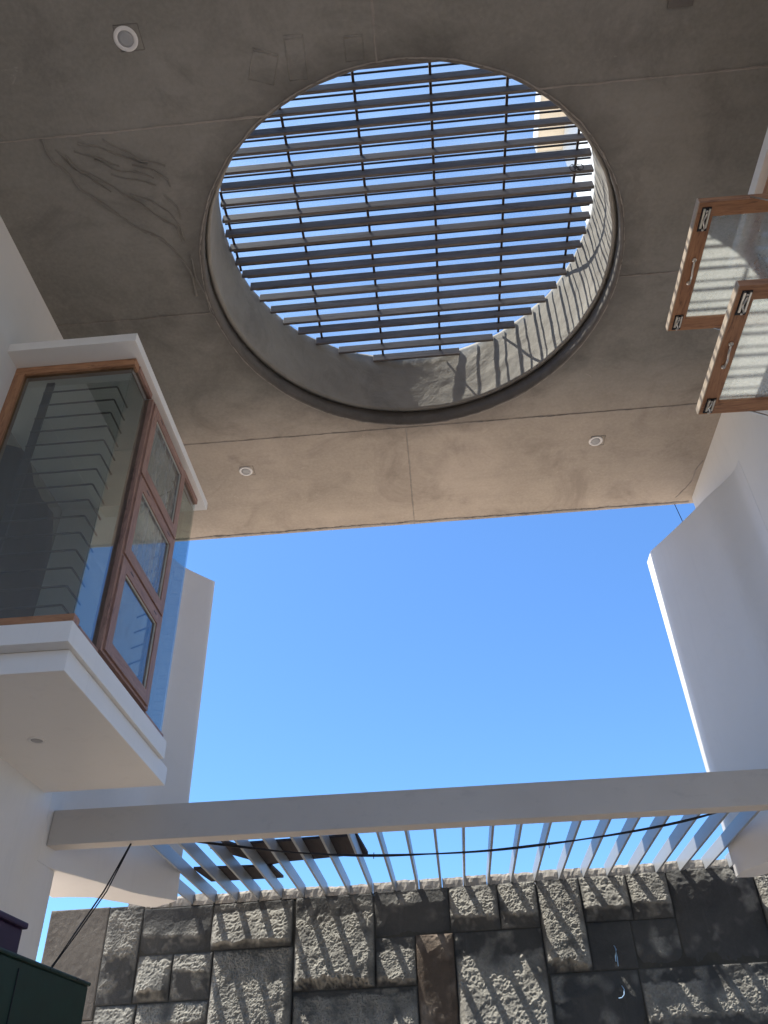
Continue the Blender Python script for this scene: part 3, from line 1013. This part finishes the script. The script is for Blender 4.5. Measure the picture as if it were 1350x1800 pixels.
# ------------------------------------------------------------------ downlights
def downlight(x, y, z, r, label, plate=0.0, group='round recessed downlights'):
    t = thing('downlight', label, 'downlight', (x, y, z), group)
    g = G()
    g.disc((x, y, z), [(r * 0.66, -0.0006), (r * 0.70, -0.0014), (r * 0.95, -0.0014), (r, -0.0006), (r, 0.0004)])
    g.build('rim', 'whiteplastic', t)
    g = G()
    g.disc((x, y, z), [(0.0001, -0.00095), (r * 0.4, -0.00095), (r * 0.655, -0.0008), (r * 0.655, 0.0002)])
    g.build('diffuser', 'diffuser', t)
    if plate:
        g = G()
        a = plate
        o = (x + a * 0.28, y - a * 0.05)
        for (p0, p1) in (((-a, -a), (a, -a)), ((a, -a), (a, a)), ((a, a), (-a, a)), ((-a, a), (-a, -a))):
            g.tube([(o[0] + p0[0], o[1] + p0[1], z), (o[0] + p1[0], o[1] + p1[1], z)], 0.00045, 5)
        g.build('cover_plate_edge', 'dark_grout', t)
    return t
downlight(-0.2974, 0.3626, 1.0, 0.0138, 'round white downlight in the dark soffit at the top left', 0.014)
downlight(-0.3264, 1.1197, 1.0, 0.0128, 'round white downlight near the canopy edge on the left, beside the bay window', 0.0125)
downlight(0.3304, 1.1123, 1.0, 0.0128, 'round white downlight near the canopy edge on the right, below the opening', 0.0125)
downlight(-0.4719, 0.8693, 0.3795, 0.0105, 'round white downlight under the left bay window')
g = G()
g.bevbox(0.3205, 0.349, 0.345, 0.3885, 0.9965, 1.0, 0.0008)
g.build('junction_box', 'dark_grout', label='flat dark junction box cover on the soffit at the top edge', cat='junction box')

# ------------------------------------------------------------------ bay windows
def bay(sg, xf, xw, y0, s0, s1, y1, ybox, n_open, label, wz, wy, tag):
    """sg: side (-1 left, +1 right). xf: glass plane, xw: wall face, y0: front pane, s0..s1 sashes, y1: far pane"""
    t = thing('bay_window', label, 'window', (xw, (y0 + y1) / 2, 0.38))
    def X(d):            # d > 0 moves out towards the court
        return xf - sg * d
    def bx(g, d0, d1, ya, yb, za, zb, bev=0.0):
        a, b = X(d0), X(d1)
        return g.box(min(a, b), max(a, b), ya, yb, za, zb, bev=bev)
    def wx(g, d, ya, yb, za, zb, bev=0.0):   # from the wall out to offset d
        a, b = xw, X(d)
        return g.box(min(a, b), max(a, b), ya, yb, za, zb, bev=bev)
    wx(G(), 0.010, y0 - 0.034, y1 + 0.028, 0.842, 0.857, 0.0008).build('roof_slab', 'trim', t)
    g = wx(G(), 0.005, y0 - 0.012, y1 + 0.008, 0.404, 0.428, 0.0008)
    g.build('sill', 'trim', t)
    wx(G(), 0.0, y0 + 0.004, ybox, 0.3795, 0.4035, 0.0008).build('sill_box', 'trim', t)
    # wooden rails round the two glass faces
    g = G(); wx(g, 0.001, y0 - 0.004, y0 + 0.010, 0.8285, 0.8415); g.build('top_rail', 'wood_x', t)
    g = G(); wx(g, 0.001, y0 - 0.004, y0 + 0.010, 0.4285, 0.4415); g.build('bottom_rail', 'wood_x', t)
    g = G(); bx(g, -0.010, 0.002, y0 + 0.0105, s0, 0.8325, 0.8415); bx(g, -0.010, 0.002, s1, y1, 0.8325, 0.8415); g.build('top_rail', wy, t)
    g = G(); bx(g, -0.010, 0.002, y0 + 0.0105, s0, 0.4285, 0.4345); bx(g, -0.010, 0.002, s1, y1, 0.4285, 0.4345); g.build('bottom_rail', wy, t)
    g = G(); a = xw; b = xw - sg * 0.014
    g.box(min(a, b), max(a, b), y0 - 0.004, y0 + 0.010, 0.4416, 0.8284); g.build('jamb', 'wood_z', t)
    # panes
    g = G(); a = xw - sg * 0.0142; b = X(-0.0035)
    g.box(min(a, b), max(a, b), y0, y0 + 0.0016, 0.4416, 0.8284); g.build('pane', 'glass', t)
    g = G(); bx(g, -0.0030, -0.0014, y0, s0 - 0.0002, 0.4346, 0.8324); g.build('pane', 'glass', t)
    if y1 - s1 > 0.02:
        g = G(); bx(g, -0.0030, -0.0014, s1 + 0.0002, y1, 0.4346, 0.8324); g.build('pane', 'glass', t)
        g = G(); a = xw - sg * 0.0002; b = X(-0.0035)
        g.box(min(a, b), max(a, b), y1 - 0.0016, y1, 0.4290, 0.8410); g.build('pane', 'glass', t)
    # outer frame of the sash stack
    zs = [0.8320, 0.6985, 0.5680, 0.4345]
    fw = 0.0055
    for ya, yb in ((s0, s0 + fw), (s1 - fw, s1)):
        g = G(); bx(g, -0.010, 0.0045, ya, yb, zs[3], zs[0], 0.0004); g.build('frame_post', wz, t)
    for z in zs[1:3]:
        g = G(); bx(g, -0.010, 0.0045, s0 + fw, s1 - fw, z - 0.0018, z + 0.0018); g.build('transom', wy, t)
    g = G(); bx(g, -0.010, 0.0045, s0 + fw, s1 - fw, zs[3], zs[3] + 0.003); bx(g, -0.010, 0.0045, s0 + fw, s1 - fw, zs[0] - 0.003, zs[0]); g.build('transom', wy, t)
    # sashes: top hung
    sw = 0.0155
    for k in range(3):
        ztop = (zs[k] - (0.0035 if k == 0 else 0.0022))
        H = zs[k] - zs[k + 1] - (0.0062 if k in (0, 2) else 0.0046)
        W0, W1 = s0 + fw + 0.0004, s1 - fw - 0.0004
        op = (k in n_open)
        # local frame: a = distance down from the hinge, d = offset out of the wall plane
        def P(y, a, d):
            if op:
                ang = math.radians(91.5)
                dx = math.sin(ang) * a + math.cos(ang) * d
                dz = -math.cos(ang) * a + math.sin(ang) * d
                return (X(0.004 + dx), y, ztop - 0.002 + dz)
            return (X(0.0035 + d), y, ztop - a)
        def lb(g, ya, yb, a0, a1, d0, d1):
            vs = [P(y, a, d) for y in (ya, yb) for a in (a0, a1) for d in (d0, d1)]
            return g.add(vs, [(0, 1, 3, 2), (4, 6, 7, 5), (0, 4, 5, 1), (2, 3, 7, 6), (0, 2, 6, 4), (1, 5, 7, 3)])
        th = 0.0078
        d0, d1 = (-0.0045, 0.0033) if not op else (0.0, th)
        s = lb(G(), W0, W0 + sw, 0, H, d0, d1).build('sash_frame', (wz if not op else 'wood_x'), t)
        lb(G(), W1 - sw, W1, 0, H, d0, d1).build('stile', (wz if not op else 'wood_x'), s)
        lb(G(), W0 + sw, W1 - sw, 0, sw, d0, d1).build('rail', wy, s)
        lb(G(), W0 + sw, W1 - sw, H - sw, H, d0, d1).build('rail', wy, s)
        dm = (d0 + d1) / 2
        gm = 'glass_dusty' if op else ('glass_film', 'glass_film', 'glass_film2')[k]
        lb(G(), W0 + sw + 0.0001, W1 - sw - 0.0001, sw + 0.0001, H - sw - 0.0001, dm - 0.0005, dm + 0.0005).build('pane', gm, s)
        # pale sealant beads round the pane, on the outer face
        g = G()
        bw = 0.0014
        dd0, dd1 = dm + 0.0006, dm + 0.0020
        if not op:
            lb(g, W0 + sw, W1 - sw, sw, sw + bw, dd0, dd1)
            lb(g, W1 - sw - bw, W1 - sw, sw + bw, H - sw - bw, dd0, dd1)
            lb(g, W0 + sw, W1 - sw, H - sw - bw, H - sw, dd0, dd1)
            g.build('glazing_bead', 'sealant', s)
            g = G()
            for yy in (W0 + 0.026, W1 - 0.034):
                lb(g, yy, yy + 0.011, 0.0055, 0.0072, d1 - 0.0006, d1 + 0.0002)
            g.build('keyhole_slot', 'black', s)
        else:
            # hardware on the inner (now lower) face, along the closing edge
            def lock(yc, ln):
                g = G()
                lb(g, yc - ln / 2, yc + ln / 2, H - 0.0125, H - 0.0035, -0.0008, -0.0001)
                g.build('lock_plate', 'black', s)
                g = G()
                lb(g, yc - ln / 2 + 0.001, yc + ln / 2 - 0.004, H - 0.0115, H - 0.0098, -0.0024, -0.0009)
                lb(g, yc - ln / 2 + 0.001, yc + ln / 2 - 0.004, H - 0.0066, H - 0.0045, -0.0024, -0.0009)
                q = [Vector(P(yc - ln * 0.3, H - 0.0085, -0.003)), Vector(P(yc, H - 0.0065, -0.0032)), Vector(P(yc + ln * 0.35, H - 0.0095, -0.003))]
                g.tube(q, 0.0009, 6)
                for yy in (yc - ln * 0.38, yc + ln * 0.40):
                    c = Vector(P(yy, H - 0.008, -0.0020))
                    g.tube([c, c + Vector((0, 0, -0.0012))], 0.0011, 8)
                g.build('lock_lever', 'chrome', s)
            lb(G(), W0, W1, H + 0.0001, H + 0.0012, -0.0002, th + 0.0002).build('edge_strip', 'pale_wood', s)
            lock(W0 + 0.018, 0.026)
            lock(W1 - 0.012, 0.020)
            yc = (W0 + W1) / 2 - 0.001
            g = G()
            for yy in (yc - 0.013, yc + 0.015):
                c = Vector(P(yy, H - 0.0085, -0.0002))
                g.tube([c, c + Vector((0, 0, -0.0016))], 0.0022, 12)
            g.tube([P(yc - 0.011, H - 0.0085, -0.0015), P(yc - 0.004, H - 0.0080, -0.0035), P(yc + 0.004, H - 0.0090, -0.0040), P(yc + 0.013, H - 0.0095, -0.0018)], 0.0011, 8)
            g.build('handle', 'chrome', s)
            # friction stays from the sash sides back to the frame
            for yy in (W0 - 0.0006, W1 + 0.0006):
                g = G()
                g.tube([P(yy, H * 0.62, th * 0.4), (X(0.002), yy, ztop - 0.045)], 0.0009, 6)
                g.build('stay_arm', 'chrome', s)
    # security bars inside the glass
    if tag:
        for i in range(15):
            z = 0.817 - i * 0.0248
            g = G()
            xa, xb = -0.515, X(-0.030)
            ya, yb = y0 + 0.022, y1 - 0.020
            g.tube([(xa + 0.01, ya, z), (xb - 0.001, ya, z), (xb, ya + 0.001, z), (xb, ya + 0.040, z)], 0.0013, 6)
            g.build('security_bar', 'bar', t)
            g = G()
            g.tube([(X(-0.013), s1 - 0.004, z), (X(-0.013), s1 + 0.013, z), (X(-0.014), s1 + 0.0145, z), (X(-0.045), s1 + 0.030, z)], 0.0013, 6)
            g.build('security_bar', 'bar', t)
        for (x, y) in ((-0.502, y0 + 0.028), (-0.400 - 0.004, y1 - 0.0235)):
            g = G()
            g.box(x - 0.0055, x + 0.0055, y - 0.0015, y + 0.0015, 0.4285, 0.8415)
            g.build('bar_post', 'bar', t)
    return t
bay(-1, -0.3715, XL, 0.700, 0.7640, 0.9290, 1.0050, 1.0440, (), 'left bay window of clear glass with three closed wooden sashes', 'dull_z', 'dull_y', True)
bay(1, 0.4190, XR, 0.345, 0.4410, 0.6090, 0.6105, 0.6105, (1, 2), 'right bay window with two wooden sashes swung wide open', 'wood_z', 'wood_y', False)

# cardboard inside the left bay, low down
g = G()
g.box(-0.500, -0.452, 0.790, 0.826, 0.430, 0.458, rot=('Z', 0.5), bev=0.001)
g.build('cardboard_box', 'card', label='crumpled brown cardboard lying inside the left bay window', cat='box')

# ------------------------------------------------------------------ green cabinet and purple crate at lower left
g = G()
cab = thing('cabinet', 'tall dark green metal cabinet in the lower left corner', 'cabinet', (-0.43, 0.6, GZ))
G().bevbox(-0.515, -0.3510, 0.40, 0.852, GZ, 0.1205, 0.0012).build('body', 'green', cab)
G().bevbox(-0.517, -0.3492, 0.398, 0.854, 0.1206, 0.1240, 0.0012).build('top_panel', 'green', cab)
for yy in (0.56, 0.705):
    G().box(-0.3510, -0.3502, yy, yy + 0.0012, GZ + 0.02, 0.1150).build('door_seam', 'black', cab)
G().bevbox(-0.3509, -0.3470, 0.724, 0.729, 0.030, 0.066, 0.0008).build('handle', 'chrome', cab)
for yy in (0.60, 0.66, 0.76, 0.82):
    G().tube([(-0.3492, yy, 0.1223), (-0.3484, yy, 0.1223)], 0.0011, 10).build('rivet', 'steel', cab)
crt = thing('crate', 'dark purple plastic crate standing on the green cabinet', 'crate', (-0.43, 0.6, 0.1245))
G().bevbox(-0.500, -0.3560, 0.50, 0.708, 0.1242, 0.1440, 0.0012).build('tub', 'purple', crt)
G().bevbox(-0.502, -0.3530, 0.498, 0.711, 0.1441, 0.1490, 0.0014).build('lid', 'purple', crt)
for yy in (0.55, 0.60, 0.65):
    G().box(-0.3560, -0.3548, yy, yy + 0.004, 0.1250, 0.1435).build('rib', 'purple', crt)

# ------------------------------------------------------------------ upper storey seen through the opening
up = thing('upper_storey', 'white upper storey with a tan roof overhang seen through the opening', 'building', (0.6, 1.2, 1.04))
G().box(0.5855, 1.20, 0.45, 1.476, 1.50, 2.698).build('wall', 'white', up)
G().box(0.5855, 1.20, 0.45, 1.290, 1.033, 1.4998).build('lower_wall', 'white', up)
G().box(0.499, 1.25, 0.40, 1.472, 2.70, 2.715).build('roof_soffit', 'tan_bounce', up)
g = G()
g.box(0.4945, 0.4988, 0.40, 1.476, 2.696, 2.78)
g.box(0.4945, 1.25, 1.4722, 1.476, 2.696, 2.78)
g.build('fascia', 'trim', up)
G().box(0.499, 1.25, 0.40, 1.472, 2.7155, 2.76).build('roof_slab', 'white', up)
